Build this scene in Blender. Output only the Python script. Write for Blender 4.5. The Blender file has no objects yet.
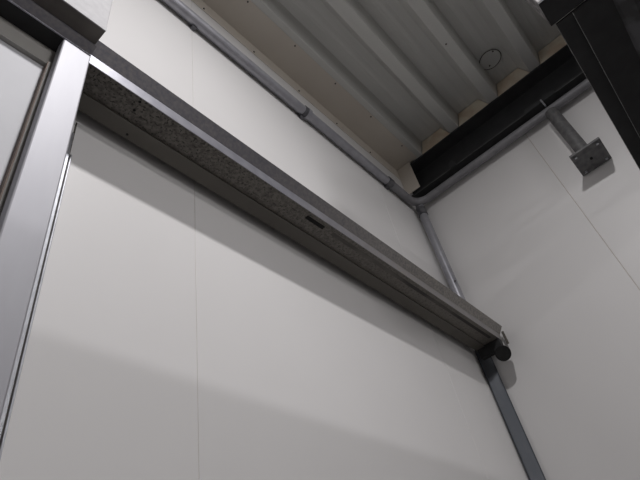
import bpy, bmesh, math
from mathutils import Vector, Matrix
S = bpy.context.scene
COL = S.collection
H = 1.5            # camera height above floor; all z below are relative to it
D = 0.75           # left wall plane (y)
XR = 2.22          # right wall plane (x)
ZC = 2.425         # lower flats of the roof deck
TOP = 2.525

# ------------------------------------------------------------------ materials
def mat(name, col, rough=0.6, metal=0.0, col2=None, scale=8, lo=0.4, hi=0.6, bump=0.0, bscale=60,
        specks=None, sscale=120, sthr=0.7, stretch=None, spec=0.5, detail=6):
    m = bpy.data.materials.new(name); m.use_nodes = True
    nt = m.node_tree; N = nt.nodes; L = nt.links
    b = N['Principled BSDF']
    b.inputs['Roughness'].default_value = rough
    b.inputs['Metallic'].default_value = metal
    b.inputs['Specular IOR Level'].default_value = spec
    b.inputs['Base Color'].default_value = (*col, 1)
    tc = N.new('ShaderNodeTexCoord'); mp = N.new('ShaderNodeMapping')
    L.new(tc.outputs['Object'], mp.inputs['Vector'])
    if stretch: mp.inputs['Scale'].default_value = stretch
    out = None
    if col2:
        n = N.new('ShaderNodeTexNoise'); n.inputs['Scale'].default_value = scale; n.inputs['Detail'].default_value = detail
        L.new(mp.outputs['Vector'], n.inputs['Vector'])
        r = N.new('ShaderNodeValToRGB')
        r.color_ramp.elements[0].position = lo; r.color_ramp.elements[1].position = hi
        r.color_ramp.elements[0].color = (*col, 1); r.color_ramp.elements[1].color = (*col2, 1)
        L.new(n.outputs['Fac'], r.inputs['Fac']); out = r.outputs['Color']
    if specks:
        n = N.new('ShaderNodeTexNoise'); n.inputs['Scale'].default_value = sscale; n.inputs['Detail'].default_value = 3
        L.new(tc.outputs['Object'], n.inputs['Vector'])
        r = N.new('ShaderNodeValToRGB')
        r.color_ramp.elements[0].position = sthr; r.color_ramp.elements[1].position = min(1, sthr + .04)
        r.color_ramp.elements[0].color = (0, 0, 0, 1); r.color_ramp.elements[1].color = (1, 1, 1, 1)
        L.new(n.outputs['Fac'], r.inputs['Fac'])
        mx = N.new('ShaderNodeMixRGB'); L.new(r.outputs['Color'], mx.inputs['Fac'])
        if out: L.new(out, mx.inputs['Color1'])
        else: mx.inputs['Color1'].default_value = (*col, 1)
        mx.inputs['Color2'].default_value = (*specks, 1); out = mx.outputs['Color']
    if out: L.new(out, b.inputs['Base Color'])
    if bump:
        n = N.new('ShaderNodeTexNoise'); n.inputs['Scale'].default_value = bscale; n.inputs['Detail'].default_value = 4
        L.new(mp.outputs['Vector'], n.inputs['Vector'])
        bp = N.new('ShaderNodeBump'); bp.inputs['Strength'].default_value = bump; bp.inputs['Distance'].default_value = .002
        L.new(n.outputs['Fac'], bp.inputs['Height']); L.new(bp.outputs['Normal'], b.inputs['Normal'])
    return m

M = dict(
    panel=mat('white_panel', (.70, .69, .685), .42, 0, (.665, .655, .65), 1.5, .35, .7, specks=(.35, .33, .31), sscale=38, sthr=.80, spec=.3),
    joint=mat('joint_sealant', (.52, .47, .43), .8),
    cover=mat('white_cover', (.36, .355, .365), .6, 0, (.42, .415, .425), 60, .3, .7, bump=.3, bscale=200),
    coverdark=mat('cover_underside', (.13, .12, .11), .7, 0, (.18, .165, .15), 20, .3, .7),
    cream=mat('cream_flashing', (.60, .555, .49), .6, 0, (.56, .51, .45), 3, .35, .7, spec=.3),
    deck=mat('deck_steel', (.60, .60, .575), .5, .1, (.52, .52, .50), 6, .3, .7, stretch=(.15, 1, 1)),
    foam=mat('closure_foam', (.74, .68, .56), .8, 0, (.62, .50, .38), 14, .35, .65),
    galv=mat('galvanised_steel', (.50, .51, .54), .36, .75, (.40, .41, .44), 35, .35, .65, bump=.1, bscale=90),
    conduit=mat('conduit_zinc', (.37, .37, .40), .40, .5, (.31, .31, .34), 25, .35, .65),
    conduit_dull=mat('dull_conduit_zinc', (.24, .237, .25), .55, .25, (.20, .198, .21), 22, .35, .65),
    channeledge=mat('channel_edge', (.09, .09, .09), .5, .2, (.05, .05, .05), 60, .35, .65),
    conduit_dark=mat('conduit_fitting', (.09, .09, .10), .5, .5, (.15, .15, .16), 40, .4, .6),
    post=mat('post_zinc', (.37, .37, .395), .55, .35, (.33, .33, .355), 12, .35, .65, stretch=(1, 1, .25), specks=(.2, .2, .2), sscale=45, sthr=.79),
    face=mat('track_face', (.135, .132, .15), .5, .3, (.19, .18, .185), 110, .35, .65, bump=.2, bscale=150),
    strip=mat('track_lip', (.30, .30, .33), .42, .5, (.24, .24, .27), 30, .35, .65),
    dirty=mat('dirty_zinc', (.078, .070, .062), .65, .15, (.155, .142, .125), 120, .38, .62, bump=.3, bscale=80, specks=(.03, .027, .024), sscale=150, sthr=.58),
    web2=mat('smooth_dirty_zinc', (.125, .116, .10), .6, .2, (.10, .092, .08), 9, .35, .65, stretch=(.3, 1, 1)),
    black=mat('black_paint', (.020, .020, .021), .62, 0, (.027, .027, .028), 18, .35, .65, bump=.2, bscale=70, spec=.25),
    blackedge=mat('worn_black_edge', (.30, .30, .30), .5, .2, (.15, .15, .15), 60, .35, .65),
    blackmottle=mat('mottled_black_sheet', (.05, .05, .055), .5, .1, (.012, .012, .013), 14, .42, .6),
    slotdark=mat('greasy_slot', (.035, .032, .03), .6, .1, (.13, .12, .105), 9, .45, .75, stretch=(.6, 1, 1)),
    plate=mat('mottled_plate', (.30, .29, .29), .7, .2, (.12, .115, .115), 55, .4, .6),
    channel=mat('dark_primer', (.035, .036, .038), .55, 0, (.045, .046, .048), 15, .35, .65, spec=.3),
    rubber=mat('black_rubber', (.008, .008, .008), .75, 0, (.014, .014, .014), 40, .4, .6, spec=.2),
    stub=mat('weathered_galv', (.085, .085, .088), .6, .2, (.15, .148, .148), 38, .35, .65, bump=.3, bscale=60),
    corner=mat('corner_channel_zinc', (.085, .093, .108), .5, .3, (.14, .15, .165), 14, .42, .75, stretch=(1, 1, .4)),
    white=mat('door_white', (.50, .505, .53), .6, 0, (.47, .475, .50), 8, .35, .65, specks=(.3, .3, .3), sscale=60, sthr=.76),
    grey=mat('grey_frame', (.36, .35, .33), .6, 0, (.32, .31, .29), 10, .35, .65),
    seal=mat('brown_seal', (.16, .11, .09), .7, 0, (.20, .15, .12), 30, .35, .65),
    hole=mat('screw_dark', (.05, .045, .04), .6, .2, (.08, .07, .06), 200, .4, .6),
    floor=mat('floor_concrete', (.42, .41, .40), .5, 0, (.48, .47, .46), 3, .35, .65, bump=.2, bscale=20),
    outer=mat('wall_outer', (.45, .44, .43), .7, 0, (.42, .41, .40), 4, .35, .65),
)
g = bpy.data.materials.new('lamp_diffuser'); g.use_nodes = True
b = g.node_tree.nodes['Principled BSDF']; b.inputs['Emission Color'].default_value = (1, .97, .94, 1); b.inputs['Emission Strength'].default_value = 2.0
M['glow'] = g

def dust_sheen(m, dust, x0, x1, amt):
    """patchy dust film plus painted-in metal reflection, stronger towards the corner end of the track"""
    nt = m.node_tree; N = nt.nodes; L = nt.links; b = N['Principled BSDF']
    src = b.inputs['Base Color'].links[0].from_socket
    tc = N.new('ShaderNodeTexCoord'); sx = N.new('ShaderNodeSeparateXYZ'); L.new(tc.outputs['Object'], sx.inputs[0])
    mr = N.new('ShaderNodeMapRange'); L.new(sx.outputs['X'], mr.inputs['Value'])
    mr.inputs['From Min'].default_value = x0; mr.inputs['From Max'].default_value = x1
    n = N.new('ShaderNodeTexNoise'); n.inputs['Scale'].default_value = 130; n.inputs['Detail'].default_value = 5
    L.new(tc.outputs['Object'], n.inputs['Vector'])
    r2 = N.new('ShaderNodeMapRange'); L.new(n.outputs['Fac'], r2.inputs['Value'])
    r2.inputs['From Min'].default_value = .35; r2.inputs['From Max'].default_value = .65; r2.inputs['To Min'].default_value = .35; r2.inputs['To Max'].default_value = amt
    mu = N.new('ShaderNodeMath'); mu.operation = 'MULTIPLY'; L.new(mr.outputs[0], mu.inputs[0]); L.new(r2.outputs[0], mu.inputs[1])
    mx = N.new('ShaderNodeMixRGB'); L.new(mu.outputs[0], mx.inputs['Fac']); L.new(src, mx.inputs['Color1']); mx.inputs['Color2'].default_value = (*dust, 1)
    L.new(mx.outputs[0], b.inputs['Base Color'])
dust_sheen(M['face'], (.36, .34, .31), .7, 1.6, 1.0)  # dust colour also carries the face's brighter metal reflection towards the corner
dust_sheen(M['strip'], (.30, .28, .26), .8, 1.4, 1.0)  # lip's fading reflection painted in together with the dust
dust_sheen(M['dirty'], (.20, .185, .165), .4, 1.9, .8)

# ------------------------------------------------------------------ mesh helpers
def obj(name, bm, m, parent=None, smooth=False):
    me = bpy.data.meshes.new(name)
    bmesh.ops.recalc_face_normals(bm, faces=bm.faces[:])
    bm.to_mesh(me); bm.free()
    me.materials.append(M[m])
    if smooth:
        for p in me.polygons: p.use_smooth = True
        try: me.set_sharp_from_angle(angle=math.radians(40))
        except Exception: pass
    o = bpy.data.objects.new(name, me); COL.objects.link(o)
    if parent:
        o.parent = parent
        if parent.parent is None: o.location = -parent.location
    return o
def V(x, y, z): return Vector((x, y, z + H))
def bx(bm, x0, x1, y0, y1, z0, z1, bev=0):
    r = bmesh.ops.create_cube(bm, size=1)
    vs = r['verts']
    for v in vs:
        v.co = V((x0 + x1) / 2 + v.co.x * (x1 - x0), (y0 + y1) / 2 + v.co.y * (y1 - y0), (z0 + z1) / 2 + v.co.z * (z1 - z0))
    if bev:
        es = list({e for v in vs for e in v.link_edges})
        bmesh.ops.bevel(bm, geom=es, offset=bev, segments=2, affect='EDGES', profile=.5)
    return bm
def box(*a, **k): return bx(bmesh.new(), *a, **k)
def sheet(bm, prof, x0, x1, t=.002, axis='x', x1s=None):
    """folded sheet: open (y,z) profile, thickness t, swept along x (or, for axis 'y', (x,z) profile swept along y)"""
    n = len(prof); off = []
    for i in range(n):
        p = Vector(prof[i])
        d = Vector((0, 0))
        if i > 0: d += (Vector(prof[i]) - Vector(prof[i - 1])).normalized()
        if i < n - 1: d += (Vector(prof[i + 1]) - Vector(prof[i])).normalized()
        d.normalize(); nn = Vector((-d.y, d.x))
        k = 1.0
        if 0 < i < n - 1:
            e = (Vector(prof[i + 1]) - Vector(prof[i])).normalized(); k = 1 / max(.4, abs(nn.dot(Vector((-e.y, e.x)))))
        off.append(p + nn * t * k)
    ring = [Vector(p) for p in prof] + off[::-1]
    def mk(x, i=0): 
        return [bm.verts.new(V(x, p.x, p.y) if axis == 'x' else V(p.x, x, p.y)) for p in ring]
    a = mk(x0); c = mk(x1)
    N = len(ring)
    for i in range(N): bm.faces.new((a[i], a[(i + 1) % N], c[(i + 1) % N], c[i]))
    for r in (a, c):
        for i in range(n - 1): bm.faces.new((r[i], r[i + 1], r[N - 2 - i], r[N - 1 - i]))
    return bm
def tube(bm, pts, r, seg=24, caps=True):
    """tube through a list of world-relative points"""
    P = [V(*p) for p in pts]; rings = []
    up = None
    for i, p in enumerate(P):
        d = (P[min(i + 1, len(P) - 1)] - P[max(i - 1, 0)]).normalized()
        if up is None:
            up = Vector((0, 0, 1)) if abs(d.z) < .9 else Vector((1, 0, 0))
        a = (up - d * up.dot(d)).normalized(); up = a; c = d.cross(a)
        rr = r[i] if isinstance(r, (list, tuple)) else r
        rings.append([bm.verts.new(p + (a * math.cos(t) + c * math.sin(t)) * rr) for t in [2 * math.pi * k / seg for k in range(seg)]])
    for i in range(len(rings) - 1):
        for k in range(seg):
            bm.faces.new((rings[i][k], rings[i][(k + 1) % seg], rings[i + 1][(k + 1) % seg], rings[i + 1][k]))
    if caps: bm.faces.new(rings[0]); bm.faces.new(rings[-1])
    return bm
def tag(o, label, cat, group=None):
    o['label'] = label; o['category'] = cat
    if group: o['group'] = group
    return o
def thing(name, label, cat, loc, group=None):
    o = bpy.data.objects.new(name, None); COL.objects.link(o); o.location = V(*loc); o.empty_display_size = .05
    return tag(o, label, cat, group)
def struct(o): o['kind'] = 'structure'; return o

# ------------------------------------------------------------------ room shell
bm = bmesh.new()
xs = [-3.0, -1.8, -.6, .6, 1.8, XR + .1]
for a, c in zip(xs, xs[1:]): bx(bm, a + .0005, c - .0005, D, D + .08, -H, 2.60, bev=.0011)
wl = struct(obj('wall_left', bm, 'panel'))
bm = bmesh.new()
for x in xs[1:-1]: bx(bm, x - .004, x + .004, D + .0012, D + .01, -H, 2.6)
obj('joint_sealant', bm, 'joint', wl)
bm = bmesh.new()
ys = [-3.6, -2.38, -1.18, .02 + .02, D]
for a, c in zip(ys, ys[1:]): bx(bm, XR, XR + .06, a + .001, c - .001, -H, 2.155, bev=.0018)
wr = struct(obj('wall_right', bm, 'panel'))
bm = bmesh.new()
for y in ys[1:-1]: bx(bm, XR + .0014, XR + .01, y - .004, y + .004, -H, 2.15)
obj('joint_sealant', bm, 'joint', wr)
struct(obj('wall_outer', box(XR + .07, XR + .15, -3.7, D + .08, -H, TOP + .12), 'outer'))
struct(obj('wall_back', box(-3.08, XR + .15, -3.68, -3.6, -H, TOP + .12), 'outer'))
struct(obj('wall_far_left', box(-3.08, -3.0, -3.6, D, -H, TOP + .12), 'outer'))
struct(obj('floor', box(-3.08, XR + .15, -3.68, D + .08, -H - .1, -H), 'floor'))
struct(obj('shadow_blocker', box(-3.0, 1.40, -1.25, -1.2, -H, BLOCKER_Z := .948, bev=.004), 'panel'))  # unseen blocker, added to cast the low shadow edge on the left wall

# roof deck: trapezoidal sheet, ribs along x
prof = []
pitch = .265; c0 = .07
k0 = 2
def flat_low(c): return [(c + .0285, ZC), (c - .0285, ZC)]
prof.append((D + .08, ZC + .1)); 
prof.append((c0 + 2 * pitch + .075, ZC + .1))
for k in range(2, -15, -1):
    c = c0 + k * pitch
    prof += flat_low(c)
    u0, u1 = c - .0285 - .034, c - pitch + .0285 + .034
    um = (u0 + u1) / 2
    prof += [(u0, ZC + .1), (um + .026, ZC + .1), (um + .008, ZC + .0965), (um - .008, ZC + .0965), (um - .026, ZC + .1), (u1, ZC + .1)]
bm = sheet(bmesh.new(), prof, -3.0, XR + .065, t=-.0015)
ceil = struct(obj('ceiling', bm, 'deck'))
struct(obj('ceiling_slab', box(-3.08, XR + .15, -3.68, D + .08, TOP + .02, TOP + .12), 'outer'))
# round patch let into the deck flute
def pt_patch():
    z = ZC + .088
    cx, cy = .799 * (z), -.017 * z
    ring = bmesh.new()
    P = [(cx + .058 * math.cos(t), cy + .062 * math.sin(t), z + .004) for t in [2 * math.pi * i / 48 for i in range(49)]]
    tube(ring, P, .0017, seg=8, caps=False)
    disc = bmesh.new()
    tube(disc, [(cx, cy, z + .004), (cx, cy, z + .0075)], .056, seg=40)
    return ring, disc, cx, cy, z
ring, disc, cx, cy, z = pt_patch()
rp = obj('patch_plate', disc, 'deck', ceil)
obj('patch_seam', ring, 'hole', rp)
for dx, dy in ((-.035, -.035), (.03, .02)):
    obj('screw', tube(bmesh.new(), [(cx + dx, cy + dy, z + .001), (cx + dx, cy + dy, z + .005)], .0045, seg=10), 'hole', rp)
obj('screw', tube(bmesh.new(), [(.691 * ZC, .080, ZC - .002), (.691 * ZC, .080, ZC + .001)], .005, seg=10), 'hole', ceil)

# cream angle flashing closing deck to left wall
fl = bmesh.new()
sheet(fl, [(.601, ZC - .0035), (.7475, ZC - .0035), (.7475, 2.33)], -3.0, 2.165, t=.002)
flash = struct(obj('trim_1', fl, 'cream'))
for x in (-.03, .805, 1.11, 1.412, 1.717, 2.02):
    obj('screw', tube(bmesh.new(), [(x, .613, ZC - .0065), (x, .613, ZC - .003)], .0042, seg=10), 'hole', flash)
for x in (.663, .955, 1.26, 1.555, 1.85):
    obj('screw', tube(bmesh.new(), [(x, .7485, 2.345), (x, .7425, 2.345)], .004, seg=10), 'hole', flash)

# ------------------------------------------------------------------ steel channel on right wall
ch = bmesh.new()
XF, XW, ZB, ZT = 2.17, 2.268, 2.178, 2.42
sheet(ch, [(XF, ZT - .004), (XW, ZT - .004), (XW, ZB), (XF, ZB)], -2.6, D - .003, t=-.0085, axis='y')
cht = thing('steel_channel', 'long dark painted steel channel under the corrugated deck along the right wall', 'steel beam', (XW, 0, ZB))
obj('channel_section', ch, 'channel', cht)
obj('edge_lip', box(XF - .0015, XF, -2.6, D - .003, ZB - .006, ZB - .001), 'channeledge', cht)
obj('splice_plate', box(XF - .006, XF - .0016, -.19, -.02, ZB - .008, ZB + .018, bev=.001), 'channel', cht)
cl = obj('clip', box(XF - .012, XF - .0016, .42, .455, ZB - .012, ZB + .035, bev=.002), 'channel', cht)
obj('clip', box(XF - .016, XF - .0016, -.120, -.112, ZB - .05, ZB + .004, bev=.001), 'galv', cht)
obj('end_flashing', box(XF - .02, XF - .016, .655, D - .001, ZB + .01, ZC - .008), 'cream', cht)

# ------------------------------------------------------------------ foam closures in the flutes over the channel
clabels = ['cream foam flute closure nearest the left wall above the dark channel',
           'cream foam flute closure above dark channel, second from the left wall',
           'cream foam flute closure above dark channel just below the round patch',
           'cream foam flute closure above dark channel beside the black beam']
for i, k in enumerate((2, 1, 0, -1)):
    c = c0 + k * pitch
    bm = bmesh.new()
    y0, y1 = c - .031, c - pitch + .031
    poly = [(y0, ZC - .002), (y0 - .033, ZC + .0925), (y1 + .033, ZC + .0925), (y1, ZC - .002)]
    a = [bm.verts.new(V(2.178, p[0], p[1])) for p in poly]; b_ = [bm.verts.new(V(2.235, p[0], p[1])) for p in poly]
    bm.faces.new(a); bm.faces.new(b_)
    for j in range(4): bm.faces.new((a[j], a[(j + 1) % 4], b_[(j + 1) % 4], b_[j]))
    tag(obj('foam_closure', bm, 'foam'), clabels[i], 'foam closure', 'foam closures in the deck flutes')

# ------------------------------------------------------------------ conduit run
R = .0235; Y1 = .7225; X1 = 2.1765; ZP = 2.085; ZR = 2.098; YV = .7105
ct = thing('conduit', 'grey zinc conduit run turning the ceiling corner and dropping down the wall', 'pipe', (X1, Y1, ZP))
obj('pipe', tube(bmesh.new(), [(-2.9, Y1, ZP), (1.22, Y1, ZP)], R, 28), 'conduit', ct, True)
obj('pipe', tube(bmesh.new(), [(1.22, Y1, ZP), (1.90, Y1, ZP)], R * .96, 28), 'conduit', ct, True)
rb = .09; P = [(1.90, Y1, ZP), (X1 - rb, Y1, ZP)]
for i in range(1, 13):
    t = math.pi / 2 * i / 12
    P.append((X1 - rb + rb * math.sin(t), Y1 - rb + rb * math.cos(t), ZP + (ZR - ZP) * i / 12))
P.append((X1, .60, ZR))
obj('elbow', tube(bmesh.new(), P, R, 28), 'conduit_dull', ct, True)
obj('pipe', tube(bmesh.new(), [(X1, .60, ZR), (X1, -2.5, ZR)], R, 28), 'conduit_dull', ct, True)
obj('drop_pipe', tube(bmesh.new(), [(X1 - .008, YV, ZP), (X1 - .008, YV, 1.16)], R * .98, 28), 'conduit', ct, True)
obj('screw', tube(bmesh.new(), [(X1 - .028, YV - .018, 1.50), (X1 - .034, YV - .023, 1.50)], .004, 8), 'hole', ct)
def coupling(p, q, m='conduit_dark', r=R + .0035): obj('coupling', tube(bmesh.new(), [p, q], r, 28), m, ct, True)
coupling((1.205, Y1, ZP), (1.235, Y1, ZP)); coupling((1.225, Y1, ZP), (1.245, Y1, ZP), 'conduit', R + .005)
coupling((1.865, Y1, ZP), (1.905, Y1, ZP))
coupling((.395, Y1, ZP), (.43, Y1, ZP))
coupling((X1 - .008, YV, ZP - .028), (X1 - .008, YV, ZP - .085), 'conduit_dark', R + .003)
obj('clamp', box(.59, .61, Y1 + .01, D - .0005, ZP - .032, ZP + .03, bev=.002), 'conduit_dark', ct)
obj('clamp', box(1.20, 1.225, Y1 + .01, D - .0005, ZP - .032, ZP + .03, bev=.002), 'conduit_dark', ct)
obj('clamp', box(1.87, 1.90, Y1 + .01, D - .0005, ZP - .03, ZP + .03, bev=.002), 'conduit_dark', ct)

# ------------------------------------------------------------------ bracket stub below the conduit
st = thing('stub_post', 'short dark galvanised tube hanging below the conduit with a bolted square plate', 'bracket', (2.13, -.12, 1.662))
obj('tube', tube(bmesh.new(), [(2.160, -.118, 1.67), (2.160, -.118, 2.069)], .031, 28), 'stub', st, True)
pl = obj('base_plate', box(2.046, 2.214, -.193, -.052, 1.662, 1.674, bev=.002), 'stub', st)
for x, y in ((2.066, -.072), (2.066, -.173), (2.192, -.072), (2.192, -.173), (2.13, -.122)):
    obj('bolt', tube(bmesh.new(), [(x, y, 1.657), (x, y, 1.663)], .0065, 6), 'rubber' if x == 2.13 else 'galv', pl)

# ------------------------------------------------------------------ black box beam, top right
ZK = 1.50
bt = thing('black_beam', 'heavy black painted steel beam with bolted plates overhead at the top right', 'steel beam', (1.7, -.46, ZK))
obj('upper_plate', box(.836 * ZK, XR - .003, -.95, -.160 * ZK, ZK, ZK + .006), 'black', bt)
obj('plate_edge', box(.85 * ZK, XR - .004, -.160 * ZK, -.160 * ZK + .0015, ZK, ZK + .003), 'blackedge', bt)
obj('lower_plate', box(.833 * ZK, XR - .004, -.95, -.196 * ZK, ZK - .010, ZK - .0005), 'black', bt)
obj('plate_edge', box(.833 * ZK, XR - .004, -.196 * ZK, -.196 * ZK + .0012, ZK - .010, ZK - .0055), 'blackedge', bt)
obj('web', box(.90 * ZK, XR - .004, -.62, -.40, ZK + .007, ZK + .05), 'black', bt)
obj('cross_member', box(.762 * ZK, .829 * ZK, -1.1, -.150 * ZK, ZK - .004, ZK + .004), 'black', bt)
obj('cross_plate', box(.762 * ZK, .829 * ZK, -1.1, -.150 * ZK - .001, ZK + .004, ZK + .20, bev=.002), 'plate', bt)
bm = sheet(bmesh.new(), [(-.405, ZK - .0105), (-.412, ZK - .020), (-.445, ZK - .045), (-.60, ZK - .05)], .85 * ZK, XR - .01, t=.002)
obj('beam_cover', bm, 'blackmottle', bt)  # mottled sheet, slightly lighter than the beam in patches

# ------------------------------------------------------------------ corner channel
cc = thing('corner_channel', 'blue grey galvanised strip running down the room corner below the track', 'steel strip', (2.17, .715, 0))
bm = bmesh.new()
a = Vector((2.163, .7405)); c = Vector((2.2085, .6985))
d = (c - a).normalized(); n = Vector((d.y, -d.x))
if n.dot(Vector((-1, -1))) < 0: n = -n
pr = [a - n * .008, a + n * .0, a + n * .004 + d * .0015, a + n * .004 + d * .0035, a + n * .0005 + d * .005, c + n * .0005 - d * .005, c + n * .004 - d * .0035, c + n * .004 - d * .0015, c, c - n * .008]
v0 = [bm.verts.new(V(p.x, p.y, -H)) for p in pr]; v1 = [bm.verts.new(V(p.x, p.y, 1.14)) for p in pr]
for i in range(len(pr)): bm.faces.new((v0[i], v0[(i + 1) % len(pr)], v1[(i + 1) % len(pr)], v1[i]))
bm.faces.new(v0); bm.faces.new(v1)
obj('strip', bm, 'corner', cc)

# ------------------------------------------------------------------ door track
YF = .612; ZL = 1.121; ZS = 1.154
tk = thing('door_track', 'long galvanised sliding door track with dirty underside running along the left wall', 'door track', (.2, YF, ZL))
XE = 2.178
bm = sheet(bmesh.new(), [(.64, 1.188), (.5865, 1.183), (.6105, ZS)], -1.5, XE, t=.002)
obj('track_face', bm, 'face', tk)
bm = sheet(bmesh.new(), [(YF - .001, ZS + .0005), (YF, ZL)], .19, XE, t=.002)
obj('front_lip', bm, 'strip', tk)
bm = bmesh.new()
sheet(bm, [(YF + .002, ZL), (.6835, ZL), (.6835, ZL + .004)], .19, XE - .01, t=.002)
web = obj('underside', bm, 'dirty', tk)
bm = sheet(bmesh.new(), [(.6815, ZL + .02), (.6815, ZL - .007), (.7257, ZL - .007), (.7257, ZL + .03)], .19, XE - .02, t=.002)
obj('wall_angle', bm, 'web2', tk)
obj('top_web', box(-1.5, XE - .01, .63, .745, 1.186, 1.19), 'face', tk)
for x, y in ((.346, .6235), (.349, .650)):
    obj('hole', tube(bmesh.new(), [(x, y, ZL - .001), (x, y, ZL + .0005)], .0035, 12), 'rubber', web)
obj('slot', box(.922, 1.0, .628, .641, ZL - .0012, ZL + .0004), 'rubber', web)
obj('slot', box(1.04, 2.1, .628, .641, ZL - .0008, ZL + .0004), 'slotdark', web)
obj('hole', tube(bmesh.new(), [(.372, .713, ZL - .0085), (.372, .713, ZL - .006)], .003, 10), 'rubber', tk)
obj('end_stop', tube(bmesh.new(), [(2.11, .614, 1.035), (2.114, .6152, 1.037), (2.165, .630, 1.062), (2.17, .632, 1.065)], [.031, .0335, .0335, .03], 28), 'rubber', tk, True)
obj('stop_bracket', box(2.13, 2.16, .61, .72, 1.07, 1.118, bev=.002), 'black', tk)
obj('end_tab', box(2.184, 2.188, .592, .603, 1.10, 1.165, bev=.001), 'web2', tk)

# ------------------------------------------------------------------ post
PX0, PX1, YP, ZPT = .1463, .204, .58, 1.0895
pt = thing('door_post', 'bright folded galvanised door post rising to the track at the left edge', 'post', (PX0, YP, -H))
bm = bmesh.new()
bx(bm, PX0, PX1, YP, .605, -H, ZPT, bev=.0028)
obj('post_body', bm, 'post', pt)
obj('post_return', box(.152, PX1 - .002, .6055, D - .001, -H, ZPT - .002), 'face', pt)
obj('edge_strip', box(.258, .2655, .742, D - .0005, -H, 1.05, bev=.001), 'galv', pt)
obj('edge_gap', box(.2655, .2685, .748, D - .0004, -H, 1.10), 'hole', pt)
obj('edge_bead', box(.2685, .2725, .744, D - .0005, -H, .98, bev=.001), 'galv', pt)
hdr = thing('door_header', 'dark folded steel header over the white door, above the post top', 'door header', (-.5, YP, 1.09))
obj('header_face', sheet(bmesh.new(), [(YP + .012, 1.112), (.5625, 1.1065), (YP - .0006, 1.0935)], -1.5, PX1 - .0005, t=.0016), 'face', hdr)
obj('header_lip', box(-1.5, PX1 - .0005, YP - .0004, YP + .003, 1.0905, 1.0932, bev=.0008), 'strip', hdr)
obj('header_soffit', box(-1.5, PX1 - .001, YP + .0032, .6195, 1.0905, 1.095), 'black', hdr)

# ------------------------------------------------------------------ door left of post
SX = .1405
dr = struct(obj('door_1', box(-1.4, SX, .630, .70, -H, 1.06), 'white'))
obj('door_seal', box(SX, SX + .0018, .613, .70, -H, 1.034), 'seal', dr)
obj('seal_strip', box(SX + .0018, .1515, .612, .70, -H, 1.034), 'grey', dr)
hd = struct(obj('trim_2', box(-1.5, .1515, .620, .6298, 1.036, 1.0995, bev=.001), 'grey'))

# ------------------------------------------------------------------ cover box over the track
cb = thing('track_cover', 'white box cover with dark underside above the door post, top left corner', 'cover', (.1, .6, 1.17))
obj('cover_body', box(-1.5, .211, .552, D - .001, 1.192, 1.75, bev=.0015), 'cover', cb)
obj('front_skin', box(-1.5, .2112, .5515, .554, 1.170, 1.1925), 'cover', cb)
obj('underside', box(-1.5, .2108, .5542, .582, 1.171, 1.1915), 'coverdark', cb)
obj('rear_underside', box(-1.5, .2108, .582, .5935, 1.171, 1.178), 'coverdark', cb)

# ------------------------------------------------------------------ lights (fittings behind the camera, plus one added fill light)
P1, P2, P3 = 32.5, 6.5, 7
def lamp(name, loc, sx, sy, power, target=None, label=''):
    t = thing(name, label, 'lamp', loc)
    x, y, z = loc
    obj('housing', box(x - sx / 2 - .02, x + sx / 2 + .02, y - sy / 2 - .02, y + sy / 2 + .02, z + .012, z + .06, bev=.006), 'grey', t)
    obj('diffuser', box(x - sx / 2, x + sx / 2, y - sy / 2, y + sy / 2, z + .004, z + .012), 'glow', t)
    if target: obj('bracket', box(x - .04, x + .04, -3.5995, y - sy / 2, z + .02, z + .05), 'grey', t)
    l = bpy.data.lights.new(name + '_light', 'AREA'); l.shape = 'RECTANGLE'; l.size = sx; l.size_y = sy; l.energy = power; l.color = (1, .978, .985)
    o = bpy.data.objects.new(name + '_light', l); COL.objects.link(o); o.parent = t; o.location = (0, 0, 0)
    if target:
        l.spread = math.radians(75)
        dv = V(*target) - V(*loc); o.rotation_euler = dv.to_track_quat('-Z', 'Y').to_euler()
    return o
lamp('ceiling_light', (.28, -.44, 2.36), .24, .09, P1, None, 'ceiling lamp behind the viewer')
lamp('rear_light', (.60, -3.52, 1.45), .5, .07, P2, (.55, .75, .9), 'low lamp on the far wall behind the viewer')
lamp('rear_light', (.60, -3.52, 2.15), .5, .07, P3, (.55, .75, .9), 'added fill light high on the far wall behind the viewer')  # added fill, clears the blocker and softens the low shadow step

w = bpy.data.worlds.new('World'); S.world = w; w.use_nodes = True
w.node_tree.nodes['Background'].inputs[0].default_value = (.5, .52, .55, 1); w.node_tree.nodes['Background'].inputs[1].default_value = .02

# ------------------------------------------------------------------ camera
yaw, pitch_, roll, f = math.radians(33.32471358), math.radians(42.25525108), math.radians(-13.26331164), 530.11
cy_, sy_, cp, sp = math.cos(yaw), math.sin(yaw), math.cos(pitch_), math.sin(pitch_)
F = Vector((cy_ * cp, sy_ * cp, sp)); Rr = Vector((sy_, -cy_, 0)); U = Rr.cross(F)
c, s = math.cos(roll), math.sin(roll)
R2 = c * Rr + s * U; U2 = -s * Rr + c * U
cd = bpy.data.cameras.new('Camera'); cam = bpy.data.objects.new('Camera', cd); COL.objects.link(cam)
cd.sensor_width = 36; cd.lens = f / 640 * 36; cd.clip_start = .02
m = Matrix((R2, U2, -F)).transposed().to_4x4(); m.translation = Vector((0, 0, H)); cam.matrix_world = m
S.camera = cam
S.view_settings.view_transform = 'Standard'; S.view_settings.look = 'None'; S.view_settings.gamma = 1
S.view_settings.use_curve_mapping = False; S.view_settings.exposure = 0.0
